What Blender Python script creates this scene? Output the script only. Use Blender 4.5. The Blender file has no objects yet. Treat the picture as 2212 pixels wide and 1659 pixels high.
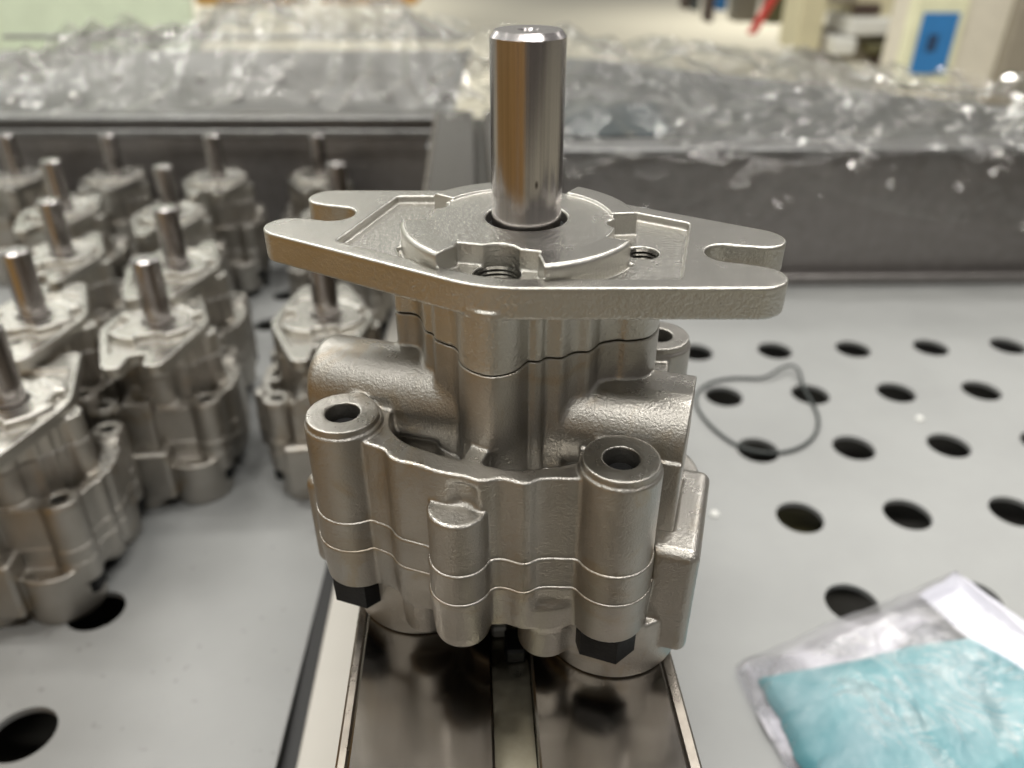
import bpy, math, random
import numpy as np
from mathutils import Vector, Matrix
random.seed(7); rng = np.random.default_rng(7)
MM = 0.001
sc = bpy.context.scene
col = sc.collection
R = math.radians

# ------------------------------------------------------------------ camera
PITCH = R(31.8)
CAM = np.array([-2.5, -156.5, 56.7])          # mm, origin = centre of the pump's pilot face
cd = bpy.data.cameras.new('camera'); cam = bpy.data.objects.new('camera', cd); col.objects.link(cam)
cam.location = CAM * MM; cam.rotation_euler = (R(90) - PITCH, 0, 0)
cd.sensor_width = 36; cd.lens = 27.04; cd.clip_start = 0.01; cd.clip_end = 100
cd.dof.use_dof = True; cd.dof.focus_distance = 0.163; cd.dof.aperture_fstop = 11.4
sc.camera = cam
sc.view_settings.view_transform = 'Standard'; sc.view_settings.look = 'None'
sc.view_settings.exposure = 0.55; sc.view_settings.gamma = 1.0
sc.render.engine = 'CYCLES'
sc.cycles.use_denoising = True
sc.cycles.max_bounces = 10; sc.cycles.transparent_max_bounces = 16
sc.cycles.caustics_reflective = False; sc.cycles.caustics_refractive = False

# ------------------------------------------------------------------ world: the dim hall round the bench
w = bpy.data.worlds.new('World'); sc.world = w; w.use_nodes = True
nt = w.node_tree; nt.nodes.clear()
out = nt.nodes.new('ShaderNodeOutputWorld'); bg = nt.nodes.new('ShaderNodeBackground')
tc = nt.nodes.new('ShaderNodeTexCoord'); sp = nt.nodes.new('ShaderNodeSeparateXYZ')
r1 = nt.nodes.new('ShaderNodeValToRGB'); r2 = nt.nodes.new('ShaderNodeValToRGB'); mx = nt.nodes.new('ShaderNodeMix')
mx.data_type = 'RGBA'; mx.blend_type = 'MULTIPLY'; mx.inputs[0].default_value = 1
ad = nt.nodes.new('ShaderNodeMath'); ad.operation = 'MULTIPLY_ADD'; ad.inputs[1].default_value = .5; ad.inputs[2].default_value = .5
ad2 = nt.nodes.new('ShaderNodeMath'); ad2.operation = 'MULTIPLY_ADD'; ad2.inputs[1].default_value = .5; ad2.inputs[2].default_value = .5
nt.links.new(tc.outputs['Generated'], sp.inputs[0]); nt.links.new(sp.outputs['Z'], ad.inputs[0]); nt.links.new(sp.outputs['Y'], ad2.inputs[0])
nt.links.new(ad.outputs[0], r1.inputs[0]); nt.links.new(ad2.outputs[0], r2.inputs[0])
def ramp(n, stops):
    e = n.color_ramp.elements
    while len(e) > 1: e.remove(e[-1])
    e[0].position, e[0].color = stops[0][0], (*stops[0][1], 1)
    for p, c in stops[1:]:
        k = e.new(p); k.color = (*c, 1)
ramp(r1, [(0, (.06, .055, .05)), (.45, (.12, .108, .10)), (.50, (.22, .212, .20)), (.60, (.28, .275, .265)), (.75, (.30, .297, .288)), (1, (.30, .30, .295))])
ramp(r2, [(0, (.55, .54, .53)), (.45, (.7, .69, .68)), (.7, (1, 1, 1)), (1, (1.0, 1.0, .98))])
nt.links.new(r1.outputs[0], mx.inputs[6]); nt.links.new(r2.outputs[0], mx.inputs[7])
r3 = nt.nodes.new('ShaderNodeValToRGB'); ad3 = nt.nodes.new('ShaderNodeMath'); ad3.operation = 'MULTIPLY_ADD'; ad3.inputs[1].default_value = .5; ad3.inputs[2].default_value = .5
nt.links.new(sp.outputs['X'], ad3.inputs[0]); nt.links.new(ad3.outputs[0], r3.inputs[0])
ramp(r3, [(0, (1.9, 1.95, 1.88)), (.25, (1.9, 1.93, 1.86)), (.4, (1.4, 1.41, 1.34)), (.55, (.98, .96, .95)), (1, (.8, .78, .78))])
mx3 = nt.nodes.new('ShaderNodeMix'); mx3.data_type = 'RGBA'; mx3.blend_type = 'MULTIPLY'; mx3.inputs[0].default_value = 1
nt.links.new(mx.outputs[2], mx3.inputs[6]); nt.links.new(r3.outputs[0], mx3.inputs[7])
nt.links.new(mx3.outputs[2], bg.inputs[0]); bg.inputs[1].default_value = 1.0
nt.links.new(bg.outputs[0], out.inputs[0])

# ------------------------------------------------------------------ ceiling tubes of the hall
def area(name, loc, sx, sy, power, rot=(0, 0, 0), color=(1, .97, .92), spread=180):
    l = bpy.data.lights.new(name, 'AREA'); l.shape = 'RECTANGLE'; l.size = sx; l.size_y = sy; l.energy = power; l.color = color; l.spread = R(spread)
    o = bpy.data.objects.new(name, l); col.objects.link(o); o.location = loc; o.rotation_euler = rot; return o
for i, (x, y, z, p, spr) in enumerate([(-1.1, .7, 2.3, 27, 180), (.9, .9, 2.3, 24, 180), (-1.5, 2.4, 2.6, 12, 150), (1.7, 2.5, 2.6, 10, 150), (-2.7, 3.2, 1.9, 17, 180), (3.2, 3.0, 2.7, 12, 180), (-1.5, 4.6, 3.0, 8, 180), (-1.6, 6.4, 2.8, 30, 80), (3.0, 9, 3.2, 40, 80), (-3.0, 11, 3.2, 46, 80), (.7, -.7, 2.2, 16, 180), (-.8, -1.0, 2.2, 13, 180)]):
    area('ceiling_light', (x, y, z), 1.3, .30 if spr == 180 and y > 2 else .16, p, spread=spr)

# ------------------------------------------------------------------ helpers
def tag(o, label=None, cat=None, group=None, kind=None):
    if label: o['label'] = label
    if cat: o['category'] = cat
    if group: o['group'] = group
    if kind: o['kind'] = kind
    return o
def mesh_obj(name, verts, faces, mat, parent=None, smooth=False, scale=MM):
    m = bpy.data.meshes.new(name)
    m.from_pydata([tuple(float(c) * scale for c in v) for v in verts], [], [tuple(int(i) for i in f) for f in faces]); m.update()
    if smooth: m.polygons.foreach_set('use_smooth', [True] * len(m.polygons))
    if mat: m.materials.append(mat)
    o = bpy.data.objects.new(name, m); col.objects.link(o)
    if parent: o.parent = parent
    return o
def empty(name, loc, rz=0):
    o = bpy.data.objects.new(name, None); col.objects.link(o); o.location = loc; o.rotation_euler = (0, 0, rz); o.empty_display_size = .01
    return o
class MB:
    def __init__(s): s.v = []; s.f = []
    def add(s, v, f):
        n = len(s.v); s.v += [tuple(p) for p in v]; s.f += [tuple(i + n for i in q) for q in f]; return s
    def box(s, lo, hi, b=0, M=None):
        x0, y0, z0 = lo; x1, y1, z1 = hi
        if b <= 0:
            v = [(x0,y0,z0),(x1,y0,z0),(x1,y1,z0),(x0,y1,z0),(x0,y0,z1),(x1,y0,z1),(x1,y1,z1),(x0,y1,z1)]
            f = [(0,3,2,1),(4,5,6,7),(0,1,5,4),(1,2,6,5),(2,3,7,6),(3,0,4,7)]
        else:
            v = []; 
            for z, k in ((z0, b), (z0 + b, 0), (z1 - b, 0), (z1, b)):
                o8 = [(x0+b+k*0,y0+k),(x1-b,y0+k),(x1-k,y0+b),(x1-k,y1-b),(x1-b,y1-k),(x0+b,y1-k),(x0+k,y1-b),(x0+k,y0+b)]
                v += [(x, y, z) for x, y in o8]
            f = [tuple(range(7, -1, -1)), tuple(range(24, 32))]
            for r in range(3):
                for i in range(8): f.append((r*8+i, r*8+(i+1) % 8, r*8+8+(i+1) % 8, r*8+8+i))
        if M is not None: v = [tuple(M @ Vector(p)) for p in v]
        return s.add(v, f)
    def lathe(s, prof, n=64, c=(0, 0), close=True):
        v = []; f = []
        for r, z in prof:
            for i in range(n):
                a = 2 * math.pi * i / n; v.append((c[0] + r * math.cos(a), c[1] + r * math.sin(a), z))
        for k in range(len(prof) - 1):
            for i in range(n): f.append((k*n+i, k*n+(i+1) % n, (k+1)*n+(i+1) % n, (k+1)*n+i))
        if close: f.append(tuple(range(n-1, -1, -1))); f.append(tuple((len(prof)-1)*n+i for i in range(n)))
        return s.add(v, f)
    def build(s, name, mat, parent=None, smooth=False, scale=MM): return mesh_obj(name, s.v, s.f, mat, parent, smooth, scale)
def autosmooth(o, ang=35):
    me = o.data
    me.polygons.foreach_set('use_smooth', [True] * len(me.polygons))
    try: me.set_sharp_from_angle(angle=R(ang))
    except Exception: pass
    return o
def tube(name, pts, rad, mat, parent=None, cyclic=False, n=10):
    cu = bpy.data.curves.new(name, 'CURVE'); cu.dimensions = '3D'; cu.bevel_depth = rad * MM; cu.bevel_resolution = 3; cu.resolution_u = 6
    s = cu.splines.new('NURBS'); s.points.add(len(pts) - 1)
    for i, p in enumerate(pts): s.points[i].co = (p[0]*MM, p[1]*MM, p[2]*MM, 1)
    s.use_cyclic_u = cyclic; s.use_endpoint_u = not cyclic; s.order_u = 4
    t = bpy.data.objects.new('t', cu); col.objects.link(t)
    dg = bpy.context.evaluated_depsgraph_get(); me = bpy.data.meshes.new_from_object(t.evaluated_get(dg))
    bpy.data.objects.remove(t); me.polygons.foreach_set('use_smooth', [True] * len(me.polygons)); me.materials.clear(); me.materials.append(mat)
    o = bpy.data.objects.new(name, me); col.objects.link(o); me.name = name
    if parent: o.parent = parent
    return o
def plate_with_holes(name, outline, holes, z0, z1, mat, parent=None, nseg=40):
    cu = bpy.data.curves.new(name, 'CURVE'); cu.dimensions = '2D'; cu.fill_mode = 'BOTH'; cu.extrude = (z1 - z0) / 2 * MM
    loops = [outline] + [[(c[0] + r*math.cos(2*math.pi*i/nseg), c[1] + r*math.sin(2*math.pi*i/nseg)) for i in range(nseg)] for c, r in holes]
    for L in loops:
        s = cu.splines.new('POLY'); s.points.add(len(L) - 1); s.use_cyclic_u = True
        for i, p in enumerate(L): s.points[i].co = (p[0]*MM, p[1]*MM, 0, 1)
    t = bpy.data.objects.new('t', cu); col.objects.link(t)
    dg = bpy.context.evaluated_depsgraph_get(); me = bpy.data.meshes.new_from_object(t.evaluated_get(dg)); bpy.data.objects.remove(t)
    me.transform(Matrix.Translation((0, 0, (z0 + z1) / 2 * MM))); me.materials.clear(); me.materials.append(mat)
    o = bpy.data.objects.new(name, me); col.objects.link(o)
    if parent: o.parent = parent
    return o
# point of the bench seen at a measured spot (used once to take the layout off the photograph)
fw = np.array([0, math.cos(PITCH), -math.sin(PITCH)]); upv = np.array([0, math.sin(PITCH), math.cos(PITCH)]); rt = np.array([1., 0, 0])
def onz(x, y, z):
    r = fw + rt*(x-1106)/1661.1 - upv*(y-829.6)/1661.1; return CAM + r*(z-CAM[2])/r[2]
def ony(x, y, Y):
    r = fw + rt*(x-1106)/1661.1 - upv*(y-829.6)/1661.1; return CAM + r*(Y-CAM[1])/r[1]

# ------------------------------------------------------------------ materials
def new_mat(name):
    m = bpy.data.materials.new(name); m.use_nodes = True; nt = m.node_tree
    return m, nt, nt.nodes['Principled BSDF']
def noise(nt, scale, detail=4, rough=.55, vec=None, dist=0):
    n = nt.nodes.new('ShaderNodeTexNoise'); n.inputs['Scale'].default_value = scale; n.inputs['Detail'].default_value = detail
    n.inputs['Roughness'].default_value = rough; n.inputs['Distortion'].default_value = dist
    if vec is None:
        t = nt.nodes.new('ShaderNodeTexCoord'); vec = t.outputs['Object']
    nt.links.new(vec, n.inputs['Vector']); return n
def mrange(nt, sock, a, b, lo=.3, hi=.7):
    n = nt.nodes.new('ShaderNodeMapRange'); n.inputs[1].default_value = lo; n.inputs[2].default_value = hi; n.inputs[3].default_value = a; n.inputs[4].default_value = b
    nt.links.new(sock, n.inputs[0]); return n.outputs[0]
def mixc(nt, fac, a, b):
    n = nt.nodes.new('ShaderNodeMix'); n.data_type = 'RGBA'
    if isinstance(fac, (int, float)): n.inputs[0].default_value = fac
    else: nt.links.new(fac, n.inputs[0])
    for k, c in ((6, a), (7, b)):
        if isinstance(c, tuple): n.inputs[k].default_value = (*c, 1)
        else: nt.links.new(c, n.inputs[k])
    return n.outputs[2]
def bump(nt, h, strength, dist, prev=None):
    b = nt.nodes.new('ShaderNodeBump'); b.inputs['Strength'].default_value = strength; b.inputs['Distance'].default_value = dist
    nt.links.new(h, b.inputs['Height'])
    if prev is not None: nt.links.new(prev, b.inputs['Normal'])
    return b.outputs[0]
def metal(name, c1, c2, rough, rvar=.08, grain=1400, gstr=.35, gdist=.0004, stain=None, stain_amt=.0, machined=False, metallic=1.0):
    m, nt, b = new_mat(name)
    n1 = noise(nt, 90, 5, .6); colr = mixc(nt, mrange(nt, n1.outputs[0], 0, 1, .35, .65), c1, c2)
    if stain:
        n2 = noise(nt, 48, 6, .65, dist=1.2); colr = mixc(nt, mrange(nt, n2.outputs[0], 0, stain_amt, .55, .66), colr, stain)
    n3 = noise(nt, 900, 2, .5)
    pits = mrange(nt, n3.outputs[0], .7, 0, .19, .25)
    colr = mixc(nt, pits, colr, tuple(.25 * v for v in c1))
    nt.links.new(colr, b.inputs['Base Color']); b.inputs['Metallic'].default_value = metallic
    n4 = noise(nt, 160, 4, .6)
    r = mrange(nt, n4.outputs[0], rough - rvar, rough + rvar)
    g = noise(nt, grain, 3, .65); g2 = noise(nt, 650, 3, .6)
    if machined:   # turned / milled faces (facing up) are smoother and finer than the cast skin
        geo = nt.nodes.new('ShaderNodeTexCoord'); s = nt.nodes.new('ShaderNodeSeparateXYZ'); nt.links.new(geo.outputs['Normal'], s.inputs[0])
        up = mrange(nt, s.outputs['Z'], 0, 1, .9, .97)
        q = nt.nodes.new('ShaderNodeMath'); q.operation = 'MULTIPLY_ADD'; nt.links.new(up, q.inputs[0]); q.inputs[1].default_value = -.07; nt.links.new(r, q.inputs[2]); r = q.outputs[0]
        st = nt.nodes.new('ShaderNodeMath'); st.operation = 'MULTIPLY_ADD'; nt.links.new(up, st.inputs[0]); st.inputs[1].default_value = -gstr * .45; st.inputs[2].default_value = gstr
        bm = nt.nodes.new('ShaderNodeBump'); nt.links.new(st.outputs[0], bm.inputs['Strength']); bm.inputs['Distance'].default_value = gdist; nt.links.new(g.outputs[0], bm.inputs['Height']); nb = bm.outputs[0]
    else: nb = bump(nt, g.outputs[0], gstr, gdist)
    nb = bump(nt, g2.outputs[0], gstr * .28, gdist * 1.2, nb)
    nt.links.new(r, b.inputs['Roughness']); nt.links.new(nb, b.inputs['Normal'])
    return m
M_cast = metal('cast_nickel', (.45, .432, .40), (.40, .382, .35), .36, rvar=.04, grain=1700, stain=(.38, .30, .19), stain_amt=.45, machined=True, gstr=.52)
M_cast2 = metal('cast_nickel_plate', (.44, .422, .39), (.39, .372, .34), .36, rvar=.04, grain=1700, stain=(.36, .29, .19), stain_amt=.3, gstr=.46)
M_fl = metal('flange_metal', (.55, .535, .495), (.52, .505, .465), .32, rvar=.03, grain=1700, machined=True, gstr=.42)
nt_ = M_fl.node_tree; t_ = nt_.nodes.new('ShaderNodeTexCoord'); v_ = nt_.nodes.new('ShaderNodeVectorMath'); v_.operation = 'SUBTRACT'; v_.inputs[1].default_value = (-.0012, .0017, 0)
nt_.links.new(t_.outputs['Object'], v_.inputs[0]); s_1 = nt_.nodes.new('ShaderNodeSeparateXYZ'); nt_.links.new(v_.outputs[0], s_1.inputs[0])
c_ = nt_.nodes.new('ShaderNodeCombineXYZ'); nt_.links.new(s_1.outputs[0], c_.inputs[0]); nt_.links.new(s_1.outputs[1], c_.inputs[1]); l_ = nt_.nodes.new('ShaderNodeVectorMath'); l_.operation = 'LENGTH'; nt_.links.new(c_.outputs[0], l_.inputs[0])
disc_ = mrange(nt_, l_.outputs['Value'], 1, 0, .0197, .0200); pock_ = mrange(nt_, s_1.outputs[2], 1, 0, .0946, .0950)
mxm = nt_.nodes.new('ShaderNodeMath'); mxm.operation = 'MAXIMUM'; nt_.links.new(disc_, mxm.inputs[0]); nt_.links.new(pock_, mxm.inputs[1])
b_ = nt_.nodes['Principled BSDF']; old_ = b_.inputs['Normal'].links[0].from_socket; g_ = noise(nt_, 1150, 3, .6)
gb = nt_.nodes.new('ShaderNodeBump'); gb.inputs['Distance'].default_value = .0008; nt_.links.new(g_.outputs[0], gb.inputs['Height']); nt_.links.new(old_, gb.inputs['Normal'])
k_ = nt_.nodes.new('ShaderNodeMath'); k_.operation = 'MULTIPLY'; k_.inputs[1].default_value = .36; nt_.links.new(mxm.outputs[0], k_.inputs[0]); nt_.links.new(k_.outputs[0], gb.inputs['Strength']); nt_.links.new(gb.outputs[0], b_.inputs['Normal'])
M_black = metal('black_bolt', (.006, .0065, .007), (.009, .009, .010), .5, gstr=.25, metallic=.0)
M_black.node_tree.nodes['Principled BSDF'].inputs['Specular IOR Level'].default_value = .25
M_thr = metal('shaded_thread_steel', (.12, .115, .10), (.09, .085, .075), .3, gstr=.1)  # darkened steel: shade deep in the threaded holes is put into the colour
def streak_metal(name, c1, c2, rough, sx, sy, sz, bstr=.2, rv=.05, dark=None, anis=0):
    m, nt, b = new_mat(name)
    t = nt.nodes.new('ShaderNodeTexCoord'); mp = nt.nodes.new('ShaderNodeMapping'); mp.inputs['Scale'].default_value = (sx, sy, sz)
    nt.links.new(t.outputs['Object'], mp.inputs[0])
    n = noise(nt, 1, 4, .6, vec=mp.outputs[0]); n0 = noise(nt, 60, 4, .6)
    c = mixc(nt, mrange(nt, n.outputs[0], 0, 1, .3, .7), c1, c2)
    if dark: c = mixc(nt, mrange(nt, n0.outputs[0], 0, .8, .55, .7), c, dark)
    nt.links.new(c, b.inputs['Base Color']); b.inputs['Metallic'].default_value = 1
    nt.links.new(mrange(nt, n0.outputs[0], rough - rv, rough + rv), b.inputs['Roughness'])
    b.inputs['Anisotropic'].default_value = anis
    nt.links.new(bump(nt, n.outputs[0], bstr, .00005), b.inputs['Normal'])
    return m
M_shaft = streak_metal('ground_steel', (.50, .475, .47), (.36, .34, .335), .2, 2600, 2600, 12, .6, .02)
nt_ = M_shaft.node_tree; b_ = nt_.nodes['Principled BSDF']; old_ = b_.inputs['Base Color'].links[0].from_socket
t_ = nt_.nodes.new('ShaderNodeTexCoord'); m_ = nt_.nodes.new('ShaderNodeMapping'); m_.inputs['Location'].default_value = (-.0042, .0027, -.1085); m_.inputs['Scale'].default_value = (1, 1, .45)
m_.vector_type = 'POINT'; l_ = nt_.nodes.new('ShaderNodeVectorMath'); l_.operation = 'LENGTH'; m_.inputs['Location'].default_value = (-.0035, .0029, -.1075*.45)
nt_.links.new(t_.outputs['Object'], m_.inputs[0]); nt_.links.new(m_.outputs[0], l_.inputs[0])
nt_.links.new(mixc(nt_, mrange(nt_, l_.outputs['Value'], 1, 0, .0003, .0006), old_, (.03, .02, .012)), b_.inputs['Base Color'])
M_rail = streak_metal('polished_steel', (.19, .175, .155), (.165, .15, .135), .17, 160, 6, 100, .15, .04)
M_lip = metal('rail_edge', (.32, .29, .25), (.24, .215, .19), .3, gstr=.06)
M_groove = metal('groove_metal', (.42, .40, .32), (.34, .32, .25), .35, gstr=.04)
M_bin = metal('bin_steel', (.30, .28, .27), (.25, .235, .225), .42, gstr=.05, metallic=.75)
M_shelfe = metal('dark_lip', (.33, .33, .32), (.26, .26, .26), .35, gstr=.05, metallic=.8)
def paint(name, c, rough=.4, var=.06, bscale=0, spec=.5, spots=None):
    m, nt, b = new_mat(name)
    n = noise(nt, 14, 4, .6); a = tuple(max(0, v * (1 - var)) for v in c); d = tuple(v * (1 + var) for v in c)
    cc = mixc(nt, mrange(nt, n.outputs[0], 0, 1), a, d)
    if spots:
        s = noise(nt, 170, 2, .5); cc = mixc(nt, mrange(nt, s.outputs[0], 0, .7, .69, .74), cc, spots)
    nt.links.new(cc, b.inputs['Base Color']); b.inputs['Roughness'].default_value = rough; b.inputs['Specular IOR Level'].default_value = spec
    if bscale:
        g = noise(nt, bscale, 3, .6); nt.links.new(bump(nt, g.outputs[0], .15, .0003), b.inputs['Normal'])
    return m
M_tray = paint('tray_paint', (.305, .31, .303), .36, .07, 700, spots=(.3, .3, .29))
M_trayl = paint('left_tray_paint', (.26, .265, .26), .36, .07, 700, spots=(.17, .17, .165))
M_strip = paint('sheen_strip', (.52, .50, .45), .3, .04)  # cream colour holds the bright reflection of the strip beside the rail
M_rubber = paint('black_rubber', (.012, .012, .012), .6)
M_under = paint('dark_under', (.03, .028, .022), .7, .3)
M_floor = paint('hall_floor', (.62, .58, .45), .35, .04)
M_card = paint('cardboard', (.56, .34, .12), .75, .06)
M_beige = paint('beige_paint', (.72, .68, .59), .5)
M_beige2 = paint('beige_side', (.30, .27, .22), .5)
M_cream = paint('cream_board', (.80, .80, .58), .5)
M_blue = paint('blue_sheet', (.03, .20, .52), .5)
M_dark = paint('dark_mark', (.02, .05, .12), .5)
M_red = paint('red_paint', (.75, .08, .07), .4)
M_white = paint('white_paint', (.82, .82, .78), .4)
M_brown = paint('dark_brown', (.07, .045, .035), .5)
M_yel = paint('machine_yellow', (.66, .61, .42), .5)
M_green = paint('pale_green', (.70, .80, .64), .5)
M_grey = paint('slate_grey', (.10, .103, .10), .45)
M_bluegrey = paint('blue_grey', (.06, .075, .08), .45)
M_olive = paint('olive', (.12, .11, .05), .6)
M_pack = paint('packing', (.17, .17, .165), .5, .25)
M_wire = paint('grey_cord', (.04, .047, .045), .5)
def film_mat(name, tint, ior, rough=.06, bstr=.9, bscale=45, milky=0.0, milkc=(.7, .7, .72), bdist=.012):
    m, nt, b = new_mat(name); nt.nodes.remove(b)
    o = nt.nodes['Material Output']
    tr = nt.nodes.new('ShaderNodeBsdfTransparent'); tr.inputs[0].default_value = (*tint, 1)
    gl = nt.nodes.new('ShaderNodeBsdfGlossy'); gl.inputs['Roughness'].default_value = rough; gl.inputs[0].default_value = (.97, .965, .95, 1)
    df = nt.nodes.new('ShaderNodeBsdfDiffuse'); df.inputs[0].default_value = (*milkc, 1)
    fr_ = nt.nodes.new('ShaderNodeFresnel'); fr_.inputs[0].default_value = ior
    n = noise(nt, bscale, 5, .6, dist=1.2); n2 = noise(nt, bscale*.25, 3, .5, dist=2.0)
    nb = bump(nt, n.outputs[0], bstr, bdist); nb = bump(nt, n2.outputs[0], bstr, bdist*3, nb)
    nt.links.new(nb, gl.inputs['Normal']); nt.links.new(nb, fr_.inputs['Normal'])
    cl = nt.nodes.new('ShaderNodeMath'); cl.operation = 'MINIMUM'; cl.inputs[1].default_value = .36; nt.links.new(fr_.outputs[0], cl.inputs[0])
    m1 = nt.nodes.new('ShaderNodeMixShader'); nt.links.new(cl.outputs[0], m1.inputs[0]); nt.links.new(tr.outputs[0], m1.inputs[1]); nt.links.new(gl.outputs[0], m1.inputs[2])
    m2 = nt.nodes.new('ShaderNodeMixShader'); nt.links.new(mrange(nt, n2.outputs[0], milky*.1, milky*2.4, .42, .60), m2.inputs[0]); nt.links.new(m1.outputs[0], m2.inputs[1]); nt.links.new(df.outputs[0], m2.inputs[2])
    nt.links.new(m2.outputs[0], o.inputs[0]); return m
M_film = film_mat('clear_film', (.93, .93, .92), 1.5, .03, .2, 14, .08, (.55, .545, .53), .006)
M_film2 = film_mat('clear_film_right', (.92, .92, .91), 1.48, .03, .2, 14, .01, (.5, .5, .5), .006)
M_bag = film_mat('bag_film', (.95, .95, .97), 1.3, .28, .2, 40, .05, (.78, .76, .80))
M_bagb = film_mat('bag_back_film', (.85, .85, .88), 1.35, .2, .4, 60, .38, (.70, .68, .72))
M_flap = paint('white_flap', (.72, .72, .80), .4, .08)

# ------------------------------------------------------------------ distance-field casting builder
def poly_sdf(U, V, pts):
    pts = np.asarray(pts, dtype=np.float32); d = np.full(U.shape, 1e9, np.float32); s = np.ones(U.shape, np.float32)
    n = len(pts)
    for i in range(n):
        a = pts[i]; b = pts[i-1]; e = b - a; wu = U - a[0]; wv = V - a[1]
        t = np.clip((wu*e[0] + wv*e[1]) / max(e @ e, 1e-9), 0, 1)
        d = np.minimum(d, (wu - e[0]*t)**2 + (wv - e[1]*t)**2)
        c1 = V >= a[1]; c2 = V < b[1]; c3 = e[0]*wv > e[1]*wu
        flip = (c1 & c2 & c3) | (~c1 & ~c2 & ~c3)
        s = np.where(flip, -s, s)
    return s * np.sqrt(d)
def circ(U, V, c, r): return np.sqrt((U-c[0])**2 + (V-c[1])**2) - r
def smin(a, b, k):
    h = np.maximum(k - np.abs(a - b), 0) / k; return np.minimum(a, b) - h*h*k*.25
def smax(a, b, k): return -smin(-a, -b, k)
def ext(d2, Z, z0, z1, r, draft=0.0):
    wx = d2[..., None] + r + (draft*(z1 - Z))[None, None, :]; wz = (np.abs(Z - (z0+z1)/2) - (z1-z0)/2 + r)[None, None, :]
    return np.minimum(np.maximum(wx, wz), 0) + np.sqrt(np.maximum(wx, 0)**2 + np.maximum(wz, 0)**2) - r
def catmull(p, closed=True, n=4):
    p = np.asarray(p, float); N = len(p); o = []
    for i in range(N if closed else N-1):
        a, b, c, d = (p[(i-1) % N], p[i], p[(i+1) % N], p[(i+2) % N])
        for t in np.arange(n)/n:
            o.append(.5*((2*b)+(-a+c)*t+(2*a-5*b+4*c-d)*t*t+(-a+3*b-3*c+d)*t**3))
    return np.array(o)
def surface_nets(D, org, h):
    nx, ny, nz = D.shape; S = D < 0
    cs = S[:-1,:-1,:-1].astype(np.int8)
    tot = sum(S[i:nx-1+i, j:ny-1+j, k:nz-1+k].astype(np.int8) for i in (0,1) for j in (0,1) for k in (0,1))
    act = (tot > 0) & (tot < 8); ijk = np.argwhere(act); idx = np.full(act.shape, -1, np.int32); idx[act] = np.arange(len(ijk))
    acc = np.zeros((len(ijk), 3)); cnt = np.zeros(len(ijk)); I, J, K = ijk.T
    cor = [(0,0,0),(1,0,0),(0,1,0),(1,1,0),(0,0,1),(1,0,1),(0,1,1),(1,1,1)]
    val = {c: D[I+c[0], J+c[1], K+c[2]] for c in cor}
    for a in cor:
        for ax in range(3):
            if a[ax]: continue
            b = list(a); b[ax] = 1; b = tuple(b); va, vb = val[a], val[b]; m = (va < 0) != (vb < 0)
            t = va[m] / (va[m] - vb[m]); p = np.tile(np.array(a, float), (m.sum(), 1)); p[:, ax] += t
            acc[m] += p; cnt[m] += 1
    V = (ijk + acc / cnt[:, None]) * h + org
    Q = []
    for ax in range(3):
        sl0 = [slice(1, -1)]*3; sl1 = [slice(1, -1)]*3; sl0[ax] = slice(0, -1); sl1[ax] = slice(1, None)
        A = S[tuple(sl0)]; B = S[tuple(sl1)]; ch = np.argwhere(A != B)
        if not len(ch): continue
        off = np.ones(3, int); off[ax] = 0; g = ch + off
        ins = A[tuple(ch.T)]
        u, v = (ax+1) % 3, (ax+2) % 3
        def at(du, dv):
            q = g.copy(); q[:, u] += du; q[:, v] += dv; return idx[tuple(q.T)]
        q = np.stack([at(-1,-1), at(0,-1), at(0,0), at(-1,0)], 1); q[~ins] = q[~ins][:, ::-1]; Q.append(q)
    return V, np.concatenate(Q)
def cast(name, fn, lo, hi, h, mat, z_shift):
    lo = np.array(lo, float) - 2*h; hi = np.array(hi, float) + 2*h; n = np.ceil((hi - lo)/h).astype(int) + 1
    us = (lo[0] + h*np.arange(n[0])).astype(np.float32); vs = (lo[1] + h*np.arange(n[1])).astype(np.float32); Z = (lo[2] + h*np.arange(n[2])).astype(np.float32)
    U, V = np.meshgrid(us, vs, indexing='ij')
    D = fn(U, V, Z).astype(np.float32)
    P, Q = surface_nets(D, lo, h); P[:, 2] += z_shift; P = (P * MM).astype(np.float32)
    me = bpy.data.meshes.new(name); me.vertices.add(len(P)); me.vertices.foreach_set('co', P.ravel())
    me.loops.add(len(Q)*4); me.loops.foreach_set('vertex_index', Q.ravel().astype(np.int32))
    me.polygons.add(len(Q)); me.polygons.foreach_set('loop_start', np.arange(0, len(Q)*4, 4, dtype=np.int32))
    me.polygons.foreach_set('use_smooth', np.ones(len(Q), bool)); me.update(calc_edges=True); me.validate()
    me.materials.append(mat); return me

# ------------------------------------------------------------------ the pump (plan outlines in mm: u right, v away, origin on the pilot face)
FT = 98.5
neckf = [(-29.2,-2),(-28.6,-6.2),(-27.0,-7.5),(-24.6,-7.2),(-22.7,-7.6),(-20.7,-9.7),(-18.4,-13.8),(-15.9,-15.1),(-14.5,-17.2),(-11.7,-18.5),(-9.7,-19.1),(-7.8,-21.0),(-6.6,-24.3),(-4.5,-26.6),(-1.7,-27.9),(1.3,-28.2),(3.9,-26.9),(5.7,-24.7),(6.4,-22.0),(7.0,-20.4),(8.2,-20.3),(9.3,-19.6),(10.0,-18.1),(11.8,-17.6),(13.2,-17.2),(14.3,-15.2),(15.6,-13.9),(17.8,-13.1),(18.7,-11.2),(19.4,-8.9),(21.4,-7.2),(23.0,-6.3),(24.7,-6.2),(27.2,-4.9),(29.0,-3.1),(30.1,.5)]
neck = catmull(neckf + [(u, 5.5 - v) for u, v in neckf[::-1]])
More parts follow.
